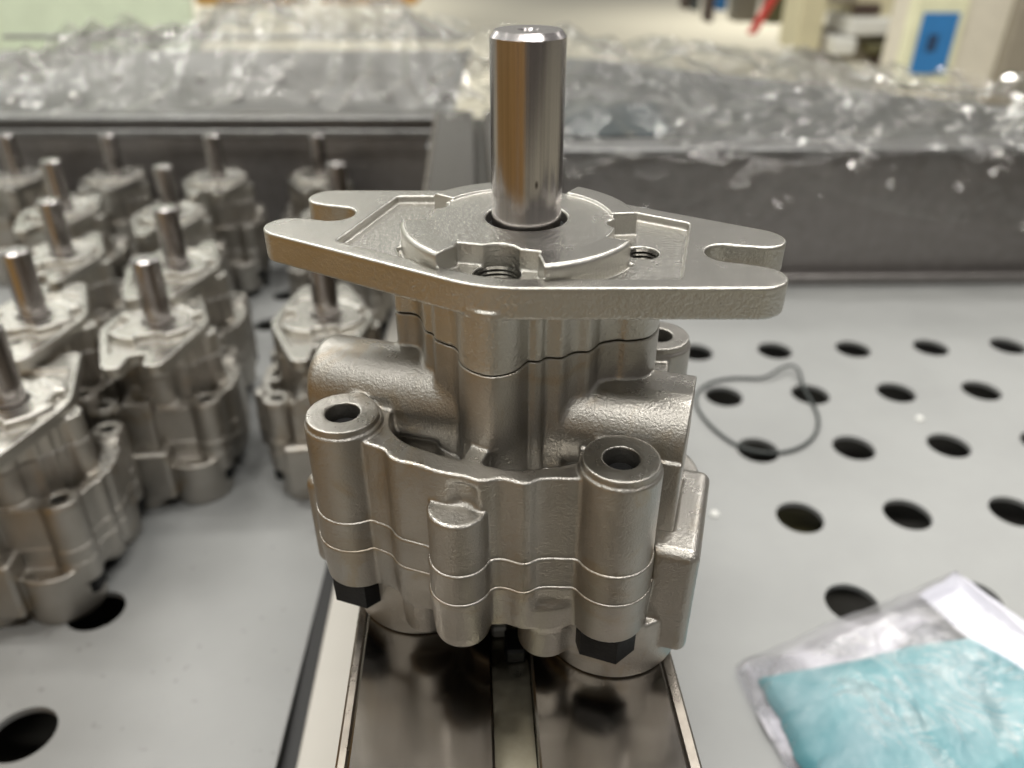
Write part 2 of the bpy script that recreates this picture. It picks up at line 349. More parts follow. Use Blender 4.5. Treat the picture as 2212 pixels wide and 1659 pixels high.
ringf = [(-36.5,-20),(-33,-31),(-27.5,-32.6),(-25.2,-33.5),(-22.2,-34.0),(-20.3,-34.7),(-18.6,-36.2),(-16.6,-37.1),(-14,-37.3),(-11,-37.5),(-8,-38.1),(-4.7,-38.3),(-1.5,-38.1),(1.5,-38.6),(3.6,-37.9),(5.4,-36.9),(7.5,-36.7),(10.2,-37.0),(11.8,-36.4),(13.4,-34.7),(16,-33.6),(18.9,-32.9),(21.5,-32.2),(28,-31),(32.5,-20)]
ring = catmull(ringf + [(u, 2 - v) for u, v in ringf[::-1]])
inner = catmull([(-25,-20),(-23.5,-24.5),(-21.6,-27.4),(-18.7,-29.6),(-15.7,-31),(-11,-32),(-5.7,-32.7),(-1,-33),(4.9,-33.1),(8,-32.6),(12,-31.2),(15.3,-29.6),(18.9,-27.1),(20.8,-24),(22,-14),(22,20),(15,30),(-15,30),(-26,20),(-27,-10)])
BOSS = [(-32.8,-28.0),(28.2,-26.9),(28.4,27.4),(-32.6,27.6)]
SH = (-.5, 3.8); PC = (-1.2, 1.7)
def hull(pts):
    pts = sorted(map(tuple, pts)); 
    def half(ps):
        h = []
        for p in ps:
            while len(h) > 1 and (h[-1][0]-h[-2][0])*(p[1]-h[-2][1])-(h[-1][1]-h[-2][1])*(p[0]-h[-2][0]) <= 0: h.pop()
            h.append(p)
        return h
    a = half(pts); b = half(pts[::-1]); return a[:-1] + b[:-1]
def circle_pts(c, r, n=90): return [(c[0]+r*math.cos(2*math.pi*i/n), c[1]+r*math.sin(2*math.pi*i/n)) for i in range(n)]
fl_hull = np.array(hull(circle_pts((.8, 0), 28.6) + sum([circle_pts((sx*49.0, sy*9.7), 6.2) for sx in (1,-1) for sy in (1,-1)], [])))
def fl_frame(U, V, c=(-1.2, 1.0), a=R(.8)):
    x = U - c[0]; y = V - c[1]; return x*math.cos(a) + y*math.sin(a), -x*math.sin(a) + y*math.cos(a)
def sdf_flange(U, V, Z):
    A, B = fl_frame(U, V)
    ho = poly_sdf(A, B, fl_hull)
    slot = np.sqrt(np.maximum(43.8 - np.abs(A), 0)**2 + B**2) - 4.7 - np.maximum(np.abs(A) - 47, 0)*.08
    plan = smax(ho, -slot, 5.5)
    d = ext(plan, Z, -9.2, -2.6, .3)
    # pocket
    pk = smax(ho + 4.4, np.abs(A) - 35.2 + .03*B, 1.2)
    pk = pk + 0.0
    top = np.maximum(pk[..., None], (-4.5 - Z)[None, None, :])
    d = smax(d, -top, .25)
    # pilot
    th = np.degrees(np.arctan2(V - PC[1], U - PC[0])); rr = np.sqrt((U-PC[0])**2 + (V-PC[1])**2)
    disc = rr - 20.3
    front_gap = np.maximum(np.abs(U + 1.1) - 8.6, V + 14.6)
    disc = smax(disc, -front_gap, .5)
    d = smin(d, ext(disc, Z, -8, 0, .3), .4)
    arcs = None
    for a0, a1, zt in ((197, 246, .05), (-64, -14, .05), (22, 73, .6), (104, 158, .6)):
        am, hw = R((a0+a1)/2), R((a1-a0)/2)
        X = (U-PC[0])*math.cos(am) + (V-PC[1])*math.sin(am); Y = -(U-PC[0])*math.sin(am) + (V-PC[1])*math.cos(am)
        wedge = np.abs(Y)*math.cos(hw) - X*math.sin(hw)
        s = smax(smax(rr - 25.6, 19.6 - rr, .3), wedge, .3)
        ar = ext(s, Z, -8, zt, .1)
        ar = smax(ar, (rr[..., None] - 25.6 + (Z - zt)[None, None, :] + .7)*.707, .1)       # chamfer
        d = smin(d, ar, .15)
    gr = np.maximum(np.abs(rr - 26.1) - .55, 0)[..., None] ; gr = np.maximum(np.abs(rr - 26.1)[..., None] - .5, (-5.4 - Z)[None, None, :])
    gap = np.where((th > -64) & (th < -15) | (th > -153) & (th < -112), 0, 3.)[..., None]
    d = smax(d, -(gr + gap), .3)
    # neck
    d = smin(d, ext(poly_sdf(U, V, neck), Z, -21.6, -8, .25), .8)
    # holes
    def cyl(c, r, z0): return np.maximum((circ(U, V, c, r))[..., None], (z0 - Z)[None, None, :])
    d = smax(d, -cyl(SH, 8.8, -12), .5)
    d = smax(d, -cyl((-.5, -17.5), 4.7, -16), .25)
    d = smax(d, -cyl((25.4, 1.4), 3.3, -13), .3)
    d = smax(d, -cyl((19.6, 5.2), 2.6, -4.5), .3)
    d = smax(d, -cyl((-21.6, 5.6), 2.3, -4.5), .3)
    return d
def bosses2d(U, V, r, k=3):
    b = None
    for c in BOSS:
        s = circ(U, V, c, r); b = s if b is None else np.minimum(b, s)
    return b
BUMP = (-2.9, -38.2)
def port(U, V, Z, u0, u1, vc, zc, r, rnd, taper=0.0):
    dv = V[..., None] - vc; dz = (Z - zc)[None, None, :]
    rad = np.sqrt(dv**2 + dz**2) - r - taper*(np.abs(U)[..., None] - 43)
    wx = rad + rnd; wu = (np.abs(U - (u0+u1)/2) - (u1-u0)/2 + rnd)[..., None]
    return np.minimum(np.maximum(wx, wu), 0) + np.sqrt(np.maximum(wx, 0)**2 + np.maximum(wu, 0)**2) - rnd
def boxs(U, V, Z, lo, hi, r):
    c = [(a+b)/2 for a, b in zip(lo, hi)]; s = [(b-a)/2 - r for a, b in zip(lo, hi)]
    x = (np.abs(U-c[0]) - s[0])[..., None]; y = (np.abs(V-c[1]) - s[1])[..., None]; z = (np.abs(Z-c[2]) - s[2])[None, None, :]
    return np.sqrt(np.maximum(x,0)**2 + np.maximum(y,0)**2 + np.maximum(z,0)**2) + np.minimum(np.maximum(np.maximum(x,y),z), 0) - r
def sdf_housing(U, V, Z):
    rg = poly_sdf(U, V, ring); bo = bosses2d(U, V, 8.5)
    nk = poly_sdf(U, V, neck)
    base = ext(rg, Z, -63, -39.6, .7)
    inn = poly_sdf(U, V, inner)
    nkweb = np.minimum(nk, np.maximum(np.abs(U + 1.4) - 2.2, V + 22))
    void = smax(inn, -nkweb, 1.6)
    base = smax(base, -np.maximum(void[..., None], (-50 - Z)[None, None, :]), .9)
    nd = ext(nk - .12 , Z, -52, -21.8, .3)
    d = smin(base, nd, .9)
    d = smin(d, ext(bo, Z, -63, -38.3, .6), .9)
    d = smin(d, ext(bosses2d(U, V, 7.9), Z, -45, -36.7, .25), .15)
    # ports
    pl = port(U, V, Z, -47.3, -8, -9.6, -40.6, 10.6, 2.6)
    d = smin(d, pl, 1.4)
    pr = port(U, V, Z, 8, 40, -8.4, -41.0, 9.6, .25)
    d = smin(d, pr, 1.4)
    pad = boxs(U, V, Z, (18, -18.9, -63), (40, -.5, -42.3), .6)
    d = smin(d, pad, .5)
    d = smin(d, boxs(U, V, Z, (24, -8.5, -63), (39.98, .5, -31.4), .2), .4)
    # shallow step and little lens-topped boss on the front
    bp = ext(circ(U, V, BUMP, 6.4), Z, -63, -47.6, .7)
    scoop = ext(circ(U, V, (-1.6, -41.6), 4.4), Z, -47.2, -41.6, 1.0)
    d = smax(d, -scoop, .8)
    d = smin(d, bp, .5)
    for c in BOSS:
        d = smax(d, -np.maximum(circ(U, V, c, 3.75)[..., None], (-58 - Z)[None, None, :]), .2)
    # casting relief: very shallow waviness
    return d
def ring2(U, V, grow):
    rg = poly_sdf(U, V, ring) - grow; bo = bosses2d(U, V, 8.5) - grow; bp = circ(U, V, BUMP, 6.4) - grow
    return smin(smin(rg, bo, .9), bp, .8)
def sdf_plate(U, V, Z): return ext(ring2(U, V, .38), Z, -71.0, -61.0, .28)
def sdf_cover(U, V, Z):
    d = ext(ring2(U, V, .70), Z, -81.6, -69.15, .35, .06)
    def c(cc, r, z0, z1, k): return ext(circ(U, V, cc, r), Z, z0, z1, k)
    d = smin(d, c((27.2,-14.2), 17.2, -98.5, -81.4, .8), .8)
    d = smin(d, c((-22.5,-15.0), 17.8, -98.5, -79.5, .8), .8)
    d = smin(d, c((27.2,16), 17.2, -98.5, -72, 1.2), 1.2); d = smin(d, c((-22.5,17), 17.8, -98.5, -72, 1.2), 1.2)
    d = smin(d, c((-14.6,-31.8), 5.4, -91.5, -75, 1.6), .8)
    d = smin(d, c(BUMP, 6.3, -84.5, -75, 2.2), .5)
    d = smin(d, c((14.0,-28.6), 6.4, -92.5, -75, 1.2), 3.0)
    d = smin(d, ext(poly_sdf(U, V, neck)-1.5, Z, -92, -75, 1.5), 2.0)
    d = smin(d, boxs(U, V, Z, (24, -25.6, -91.5), (46.6, 6, -60.5), 2.4), .6)
    d = smin(d, boxs(U, V, Z, (-48.4, -25.5, -89), (-30, 10, -60.5), 3.2), .8)
    pc = ring2(U, V, .45)                                                             # clearance for housing and plate above the cover
    d = np.maximum(d, -np.maximum(pc[..., None], (-69.1 - Z)[None, None, :]))
    d = np.maximum(d, -boxs(U, V, Z, (15, -18.4, -60.95), (40.1, .6, -40), .1))
    return d
def hexbolt(parent, c):
    b = MB(); v = []; 
    for r, z in ((7.6, -89.4), (8.5, -88.8), (8.5, -81.75), (8.3, -81.62)):
        for i in range(6):
            a = R(60*i - 63); v.append((c[0]+r*math.cos(a), c[1]+r*math.sin(a), z+FT))
    f = [tuple(range(5, -1, -1)), tuple(range(18, 24))]
    for k in range(3):
        for i in range(6): f.append((k*6+i, k*6+(i+1) % 6, (k+1)*6+(i+1) % 6, (k+1)*6+i))
    b.add(v, f)
    o = b.build('bolt', M_black, parent); b = MB()
    prof = [(3.4, -60+FT)]
    z = -52.0
    while z < -40.3: prof += [(3.6, z+FT), (3.2, z+.55+FT)]; z += 1.1
    prof += [(3.3, -40.6+FT), (2.7, -40+FT), (.01, -39.9+FT)]
    b.lathe(prof, 32, c)
    b.build('bolt_tip', M_black, o); return o
def build_pump(h, loc, rz, lod):
    root = empty('gear_pump', loc, rz)
    def part(n, fn, lo, hi, mat):
        me = cast(n, fn, lo, hi, h, mat, FT); o = bpy.data.objects.new(n, me); col.objects.link(o); o.parent = root; return o
    part('mounting_flange', sdf_flange, (-58, -32, -22), (57, 33.5, .5), M_fl)
    part('gear_housing', sdf_housing, (-49, -46, -63.2), (41, 43, -21.4), M_cast)
    part('middle_plate', sdf_plate, (-43, -46, -71.2), (38, 43, -60.8), M_cast2)
    part('rear_cover', sdf_cover, (-49, -46.5, -98.7), (47, 43, -60), M_cast)
    L = 36.9
    b = MB(); b.lathe([(7.3, -11+FT), (7.47, -10.9+FT), (7.47, L-1.15+FT), (6.55, L+FT), (2.1, L+FT), (1.5, L-.9+FT), (1.4, L-4+FT), (.01, L-4.2+FT)], 96 if lod == 0 else 40, SH)
    autosmooth(b.build('shaft', M_shaft, root), 25)
    for c in BOSS: hexbolt(root, c)
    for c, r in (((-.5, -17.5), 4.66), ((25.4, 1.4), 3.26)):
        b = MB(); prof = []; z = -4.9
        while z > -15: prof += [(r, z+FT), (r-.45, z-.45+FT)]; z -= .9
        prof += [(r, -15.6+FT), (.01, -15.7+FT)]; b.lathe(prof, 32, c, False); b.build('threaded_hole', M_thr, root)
    b = MB(); b.lathe([(8.75, -2.6+FT), (8.3, -2.2+FT), (7.7, -2.5+FT), (7.5, -4+FT), (8.75, -4+FT)], 64, SH, False); autosmooth(b.build('shaft_seal', M_black, root), 40)
    return root
def copy_tree(o, parent=None):
    c = o.copy(); col.objects.link(c)
    if parent: c.parent = parent
    for ch in list(o.children): copy_tree(ch, c)
    return c
hero = build_pump(.33, (0, 0, -FT*MM), R(-16.5), 0)
tag(hero, 'nickel grey hydraulic gear pump standing in sharp focus on the polished rail, shaft pointing up', 'pump')

# ------------------------------------------------------------------ bench: perforated trays, rail, bins
TZ = 56.7 - 290.0            # tray surface
TH = .0405; ct, st_ = math.cos(TH), math.sin(TH)
def rot(x, y, o=(0, 0)): return (o[0] + ct*x - st_*y, o[1] + st_*x + ct*y)
gx0, gy0, s_, rr_ = .4859*290 + CAM[0], 1.7725*290 + CAM[1], .2112*290, 1.0257
holes = []
offs = [0, .0694, -.8618, -.7967, -1.7449, -1.68]
for j in range(-0, 7):
    base = offs[j] if j < len(offs) else offs[-1] - .45*(j-5)
    for i in range(-6, 12):
        gx = (i + base) * s_; gy = -j*rr_*s_
        p = rot(gx, gy, (gx0, gy0))
        if 125 < p[0] < 540 : holes.append((p, .0447*290))
right_tray = plate_with_holes('perforated_tray', [rot(-46, -260), rot(-46+0, 505), rot(560, 505), rot(560, -260)], holes, TZ-3.0, TZ, M_tray)
tag(right_tray, 'light grey steel tray with staggered round holes, right of the rail', 'tray')
lh = []
pA = onz(380/1.8228, 2403.6/1.8228, TZ); pB = onz(99.3/1.8228, 2915/1.8228, TZ)
dv = (pA - pB)[:2]; sp_ = np.linalg.norm(dv); dvn = dv/sp_; per = np.array([-dvn[1], dvn[0]])
for k in range(-1, 8):
    for q in range(0, 5):
        c = pB[:2] + dvn*sp_*(k + (.5 if q % 2 else 0)) + per*q*sp_*.55
        if abs(c[0]) < 620 and c[1] < 560 and (c[1] > 430 or (q == 0 and k < 2)): lh.append((tuple(c), 13.2))
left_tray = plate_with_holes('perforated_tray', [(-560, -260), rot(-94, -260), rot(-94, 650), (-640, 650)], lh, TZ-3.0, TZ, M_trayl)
TILT = R(-3.5); HY = 100.0
MT = Matrix.Translation((0, HY*MM, TZ*MM)) @ Matrix.Rotation(TILT, 4, 'X') @ Matrix.Translation((0, -HY*MM, -TZ*MM))
left_tray.data.transform(MT)
tag(left_tray, 'light grey steel tray carrying the blurred rows of pumps, left of the black gap', 'tray')
P = onz(1735, 1135, TZ-30); b = MB(); b.box((P[0]-22, P[1]-18, TZ-60), (P[0]+20, P[1]+16, TZ-30), 1.5)
tag(b.build('wood_block', M_olive), 'olive brown block glimpsed below the hole nearest the sharp pump', 'block')
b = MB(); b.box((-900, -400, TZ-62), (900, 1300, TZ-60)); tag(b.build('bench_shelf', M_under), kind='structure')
b = MB(); M = Matrix.Rotation(TH, 4, 'Z')
b.box((-93.6, -260, TZ-30), (-87.2, 590, TZ-.6), 0, M); tag(b.build('rubber_seam', M_rubber), 'black rubber strip filling the gap beside the left tray', 'seam')
b = MB(); b.box((-86.8, -260, TZ-6), (-46.6, 590, TZ+1.2), .6, M); tag(b.build('sheen_strip', M_strip), 'flat strip between the black gap and the rail, its reflection painted cream white', 'strip')
# rail
TR = R(2.9)
rail = empty('steel_rail', (0, 0, TZ*MM), TR); tag(rail, 'polished double steel rail with a narrow centre groove under the sharp pump', 'rail')
RZ = -FT - TZ; x0 = -1.5
def rl(x): return x + x0 * 0
for nm, a, bb, z0, z1, mt, bev in (('rail_bar', -40.6, -9.2, RZ-16, RZ, M_rail, .5), ('rail_bar', .4, 31.9, RZ-16, RZ, M_rail, .5)):
    q = MB(); q.box((a, -300, z0), (bb, 560, z1), bev); q.build(nm, mt, rail)
for a, bb in ((-43.4, -40.75), (32.05, 35.2)):
    q = MB(); q.box((a, -300, RZ-40), (bb, 560, RZ-.9), .6); q.build('edge_strip', M_lip, rail)
q = MB(); q.box((-42.5, -300, 0), (34.4, 560, RZ-16.2)); q.build('rail_body', M_lip, rail)
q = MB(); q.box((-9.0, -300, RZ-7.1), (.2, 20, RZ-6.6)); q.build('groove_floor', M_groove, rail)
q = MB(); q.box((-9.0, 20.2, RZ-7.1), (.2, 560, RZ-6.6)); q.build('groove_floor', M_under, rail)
q = MB(); q.box((-5.6, -29, RZ-6.5), (-.4, -21.5, RZ-2), .6); q.build('clamp_nut', M_black, rail)
q = MB(); q.box((-8.8, -21, RZ-6.5), (-4.6, -15.5, RZ-3), .6); q.build('groove_insert', M_strip, rail)

# left bin: low back wall with folded lip ; right bin: tall front panel
WB = onz(1700, 603, TZ)[1]
def panel(name, lo, hi, mat, parent, bev=1.0):
    q = MB(); q.box(lo, hi, bev); return q.build(name, mat, parent)
lb = empty('steel_bin', (-300*MM, 648*MM, (TZ-12)*MM), R(0)); tag(lb, 'dark steel bin behind the left tray, its lip in front of the film covered pumps', 'bin')
H = -116 - TZ
panel('back_wall', (-560, 8, 0), (228, 12, H), M_bin, lb)
panel('top_lip', (-560, -6, H), (228, 26, H+5), M_shelfe, lb)
panel('inner_lip', (-560, -9, H-14), (228, -6.1, H-7), M_shelfe, lb)
panel('side_wall', (213, -40, 0), (220, 6, H-14.2), M_shelfe, lb)
panel('bin_floor', (-560, 14, H-150), (228, 604, H-146), M_under, lb)
panel('packing_sheet', (-560, 14, H-24), (228, 598, H-21), M_pack, lb)
panel('rear_lip', (-560, 600, H-4), (228, 616, H+2), M_shelfe, lb)
rb = empty('steel_bin', (300*MM, WB*MM, TZ*MM), TH*.5); tag(rb, 'grey brown steel bin with a tall front panel behind the right tray', 'bin')
HR = 115
panel('front_panel', (-262, 0, 0), (560, 4, HR), M_bin, rb, 1.2)
panel('top_lip', (-262, -7, HR+.3), (560, 28, HR+6), M_shelfe, rb, 1.2)
panel('foot_lip', (-262, -14, .4), (560, -.4, 10), M_bin, rb, 1.2)
v = [(-262, 28.4), (-262, 520), (-180, 480), (0, 340), (320, 110), (560, 60), (560, 28.4)]
mesh_obj('bin_lid', [(x, y, HR-6) for x, y in v] + [(x, y, HR-2) for x, y in v], [tuple(range(6, -1, -1))[::-1][::-1], tuple(range(7, 14))[::-1]] + [(i, (i+1) % 7, 7+(i+1) % 7, 7+i) for i in range(7)], M_grey, rb)
panel('lid_panel', (-250, 60, HR-1.8), (-150, 190, HR+1), M_bluegrey, rb, 1)

# ------------------------------------------------------------------ the other pumps
low = None
spots = [  # shaft top pixel, yaw, label
 ((312,557), -81, 'blurred pump in the open middle of the left tray, front of the middle column'),
 ((-37,706), -84, 'blurred pump cut by the left edge, nearest of the pumps on the left tray'),
 ((30,540), -79, 'blurred pump by the left edge just behind the nearest one, shaft leaning left'),
 ((690,545), -80, 'blurred pump peeking out between the large flange and the left port of the sharp pump'),
 ((356,447), -85, 'blurred pump directly behind the open middle one, second from the front in its column'),
 ((103,432), -78, 'blurred pump left of centre in the group, third from the front by the left edge'),
 ((108,346), -83, 'blurred pump near the left edge, shaft rising just above the shaft in front'),
 ((350,358), -80, 'blurred pump in the second row from the back wall, between two back row shafts'),
 ((725,352), -86, 'blurred pump mostly hidden behind the left lobe of the large flange'),
 ((10,291), -78, 'blurred pump of the back row at the left edge of the picture'),
 ((230,291), -84, 'blurred pump of the back row, second from the left edge'),
 ((455,291), -81, 'blurred pump of the back row, third from the left edge'),
 ((683,291), -79, 'blurred pump of the back row nearest the rail, beside the bin corner'),
]
LIFT = [0, 0, 7.5, 0, 7.5, 0, 7.5, 0, 7.5, 0, 0, 7.5, 0]
for i, ((px, py), yaw, lab) in enumerate(spots):
    ya = R(yaw); Rm = Matrix.Rotation(TILT, 4, 'X') @ Matrix.Rotation(ya, 4, 'Z'); top = Rm @ Vector((SH[0], SH[1], FT + 36.9))
    P = onz(px, py, TZ + 135)
    for _ in range(12):
        base = Vector(P) - top; zb = TZ + (base.y - HY)*math.tan(TILT) + .1 + LIFT[i]; P = onz(px, py, zb + top.z)
    base = Vector(P) - top; loc = (base.x*MM, base.y*MM, (TZ + (base.y - HY)*math.tan(TILT) + .1 + LIFT[i])*MM)
    print('PUMP', i, [round(v*1000) for v in loc])
    if low is None: low = build_pump(.6, loc, ya, 1); o = low
    else: o = copy_tree(low); o.location = loc
    o.rotation_euler = Rm.to_euler()
    tag(o, lab, 'pump', 'blurred pumps standing on the left tray')
# pumps lying under the film in the far left bin
names = ['leftmost', 'second from left', 'third from left', 'fourth from left', 'fifth from left', 'rightmost']
for r_, (Y, row, xs) in enumerate(((735, 'front', (60, 232, 420, 590, 752, 900)), (850, 'middle', (150, 330, 500, 670, 830, 960)), (970, 'back', (80, 250, 430, 600, 770, 930)))):
    for i, px in enumerate(xs):
        P = ony(px, 190, Y)
        o = copy_tree(low); o.location = (P[0]*MM, Y*MM, (-128-149)*MM); o.rotation_euler = (0, 0, R(-84 + 5*((i*3+r_) % 4)))
        tag(o, names[i] + ', %s row of dim pumps under the film in the far left bin' % row, 'pump', 'pumps under the clear film')

# ------------------------------------------------------------------ crumpled films
def fbm(x, y, seed, f0, octs):
    r_ = np.random.default_rng(seed); o = np.zeros_like(x)
    a = 1.
    for k in range(octs):
        for q in range(5):
            th = r_.uniform(0, 2*np.pi); ph = r_.uniform(0, 2*np.pi); f = f0*(1.9**k)*r_.uniform(.7, 1.3)
            o += a*(1 - 2*np.abs(np.sin(f*(x*np.cos(th) + y*np.sin(th)) + ph + 1.3*np.sin(f*.6*(x*np.sin(th) - y*np.cos(th)) + q))))/5
        a *= .52
    return o
def facet(x, y, Lc, seed):
    r_ = np.random.default_rng(seed); T = r_.uniform(-1, 1, (97, 97)); 
    wx = x + .45*Lc*np.sin(y/Lc*1.3 + seed); wy = y + .45*Lc*np.sin(x/Lc*1.1 + 2*seed)
    a, b_ = .8*wx + .6*wy, -.6*wx + .8*wy
    u = a/Lc + 40; v = b_/(Lc*1.5) + 40; i = np.floor(u).astype(int); j = np.floor(v).astype(int); fu = u - i; fv = v - j
    g = lambda p, q: T[p % 97, q % 97]
    A = g(i, j) + fu*(g(i+1, j) - g(i, j)) + fv*(g(i+1, j+1) - g(i+1, j))
    B = g(i, j) + fv*(g(i, j+1) - g(i, j)) + fu*(g(i+1, j+1) - g(i, j+1))
    return np.where(fu > fv, A, B)
def waves(x, y, seed, lam, octs=3):
    r_ = np.random.default_rng(seed); o = np.zeros_like(x); a = 1.
    for k in range(octs):
        L = lam/(1.9**k); wx = x + .55*L*np.sin(y/L*1.7 + r_.uniform(0, 6)) + .35*L*np.sin((x + y)/L*.9 + r_.uniform(0, 6)); wy = y + .55*L*np.sin(x/L*1.5 + r_.uniform(0, 6))
        for q in range(4):
            th = r_.uniform(0, np.pi); f = 2*np.pi/(L*r_.uniform(.8, 1.7)); t = np.sin(f*(wx*np.cos(th) + wy*np.sin(th)) + r_.uniform(0, 6))
            o += a*(np.sign(t)*np.abs(t)**.75 if q % 2 else 1.2*(1 - np.abs(t)**1.4*2))/4
        a *= .5
    return o
def sheet(name, path, x0f, x1f, nx, ny, amp, seed, mat, f0=.03, lift=None, depthf=None, drape=None):
    P = np.array(path, float); seg = np.r_[0, np.cumsum(np.linalg.norm(np.diff(P, axis=0), axis=1))]
    t = np.linspace(0, seg[-1], ny); Y = np.interp(t, seg, P[:, 0]); Zz = np.interp(t, seg, P[:, 1]); A = np.interp(t, seg, P[:, 2])
    s = np.linspace(0, 1, nx); S, T = np.meshgrid(s, t, indexing='ij')
    X = (x0f + (x1f-x0f)*S); YY = np.broadcast_to(Y, X.shape).copy(); ZZ = np.broadcast_to(Zz, X.shape).copy()
    n = .5*facet(X, T*.6, 110, seed) + 1.0*waves(X, T*.5, seed+3, 120, 2) + .05*waves(X, T, seed+6, 30, 1); n2 = facet(X, T, 120, seed+5)
    if depthf is not None: YY = Y[0] + (YY - Y[0])*np.where(YY > Y[0] + 45, depthf(X), 1.0) if False else Y[0] + np.minimum(YY - Y[0], 45) + np.maximum(YY - Y[0] - 45, 0)*depthf(X)
    vert = np.broadcast_to(A, X.shape)
    ZZ += amp*(n + .8*n2 + .2)*vert
    YY += amp*.5*waves(X, T, seed+9, 75, 2)
    if drape is not None: ZZ -= drape(X)*np.clip((-108 - Zz)/57, 0, 1)[None, :]
    if lift is not None: ZZ += lift(X, YY)
    V = np.stack([X, YY, ZZ], -1).reshape(-1, 3)
    F = [(i*ny+j, (i+1)*ny+j, (i+1)*ny+j+1, i*ny+j+1) for i in range(nx-1) for j in range(ny-1)]
    o = mesh_obj(name, V, F, mat, None, True)
    return o
def g2(X, Y, cx, cy, sx, sy, a): return a*np.exp(-((X-cx)/sx)**2 - ((Y-cy)/sy)**2)
fl = sheet('plastic_film', [(658, -119, .35), (700, -112, 1), (900, -106, 1), (1250, -106, 1)], -700, -70, 330, 260, 21, 3, M_film, .03,
           lambda X, Y: g2(X, Y, -330, 900, 120, 150, 56) + g2(X, Y, -520, 860, 90, 120, 34) + g2(X, Y, -200, 960, 90, 110, 50),
           lambda X: np.interp(X, [-700, -520, -330, -70], [.36, .5, .9, 1.0]))
tag(fl, 'clear crumpled plastic film heaped over the far left bin', 'plastic film')
fr = sheet('plastic_film', [(WB-24, -165, .15), (WB-22, -116, .3), (WB+8, -108, .5), (WB+40, -104, 1), (WB+540, -98, 1)], -60, 900, 380, 300, 19, 21, M_film2, .027,
           lambda X, Y: g2(X, Y, 230, 850, 120, 100, 10) + g2(X, Y, 480, 700, 160, 80, 6),
           lambda X: np.interp(X, [-60, 100, 300, 620, 900], [1.0, .85, .58, .13, .1]),
           lambda X: np.interp(X, [-60, 60, 140, 260, 420, 620, 900], [-40, -36, 14, -10, 10, 52, 60]))
tag(fr, 'glinting clear plastic film draped over the right bin and its front edge', 'plastic film')

# ------------------------------------------------------------------ things on the right tray
cp = [(420,960),(480,870),(600,790),(800,740),(1000,735),(1250,755),(1380,720),(1500,650),(1600,630),(1690,700),(1720,820),(1800,960),(1870,1080),(1925,1200),(1925,1350),(1850,1480),(1700,1590),(1480,1650),(1220,1650),(1000,1590),(850,1510),(700,1400),(550,1260),(440,1100)]
pts = []
for k, (x, y) in enumerate(cp):
    p = onz((2600 + x/3.0894)/1.8228, (1250 + y/3.0894)/1.8228, TZ + 1.5); pts.append((p[0], p[1], TZ + 1.5 + (4 if 6 <= k <= 9 else 0)))
cord = tube('cord_loop', pts, 1.1, M_wire, None, True); tag(cord, 'thin dark grey cord loop lying over three holes of the right tray', 'cord')
for k, (x, y, r_, lab) in enumerate(((1986, 906, 2.6, 'tiny shiny clear drop between the holes of the right tray'), (1543, 1112, 2.6, 'tiny shiny clear drop beside the lower right block of the sharp pump'))):
    P = onz(x, y, TZ); b = MB(); b.lathe([(r_, TZ+.02), (r_*.95, TZ+r_*.35), (r_*.6, TZ+r_*.75), (.01, TZ+r_*.9)], 20, (P[0], P[1]))
    tag(b.build('droplet', M_white, None, True), lab, 'drop')
# teal packet in a clear bag
def quad_sheet(name, C, nu, nv, zf, mat, seed, wav=1.5, parent=None, jag=0):
    C = [np.array(c[:2]) for c in C]; V = []; F = []
    s = np.linspace(0, 1, nu); t = np.linspace(0, 1, nv); S, T = np.meshgrid(s, t, indexing='ij')
    e = jag*(fbm(T*100, S*0+3, seed+2, .12, 3))
    XY = [(C[0][k]*(1-S)*(1-T) + C[1][k]*S*(1-T) + C[2][k]*S*T + C[3][k]*(1-S)*T) for k in (0, 1)]
    n = fbm(XY[0], XY[1], seed, .035, 4)
    edge = np.minimum(np.minimum(S, 1-S), np.minimum(T, 1-T)); pil = np.clip(edge/.16, 0, 1)**.5
    Zs = zf(S, T, pil) + wav*n*(.35+pil)
    XY[0] = XY[0] + 1.6*fbm(S*100, T*100, seed+11, .06, 3) + e; XY[1] = XY[1] + 1.6*fbm(T*100, S*100, seed+13, .06, 3)
    V = np.stack([XY[0], XY[1], Zs], -1).reshape(-1, 3); F = [(i*nv+j, (i+1)*nv+j, (i+1)*nv+j+1, i*nv+j+1) for i in range(nu-1) for j in range(nv-1)]
    return mesh_obj(name, V, F, mat, parent, True)
m, nt, bs = new_mat('teal_film')
n1 = noise(nt, 26, 4, .55, dist=.5); n2 = noise(nt, 22, 5, .6, dist=1.5)
c = mixc(nt, mrange(nt, n1.outputs[0], 0, 1, .35, .65), (.085, .27, .30), (.14, .35, .37)); c = mixc(nt, mrange(nt, n2.outputs[0], 0, .6, .60, .70), c, (.36, .54, .52))
nt.links.new(c, bs.inputs['Base Color']); bs.inputs['Roughness'].default_value = .4; nt.links.new(bump(nt, n1.outputs[0], .25, .0015), bs.inputs['Normal']); M_teal = m
BZ = TZ + 14
A = [onz(1598, 1405, BZ), onz(2073, 1215, BZ), onz(2560, 1600, BZ), onz(1900, 1960, BZ)]
I = [onz(1651, 1430, BZ), onz(2120, 1340, BZ), onz(2540, 1560, BZ), onz(1930, 1930, BZ)]
K = [onz(1990, 1262, BZ), onz(2073, 1217, BZ), onz(2390, 1432, BZ), onz(2300, 1500, BZ)]
ctr = sum(a for a in A)/4
bag = empty('plastic_bag', (ctr[0]*MM, ctr[1]*MM, TZ*MM)); tag(bag, 'crumpled clear bag with a teal packet in the bottom right corner', 'bag')
def rel(C): return [c - ctr for c in C]
top = quad_sheet('bag_film', rel(A), 60, 60, lambda S, T, p: 5 + 19*p, M_bag, 41, 1.6, bag)
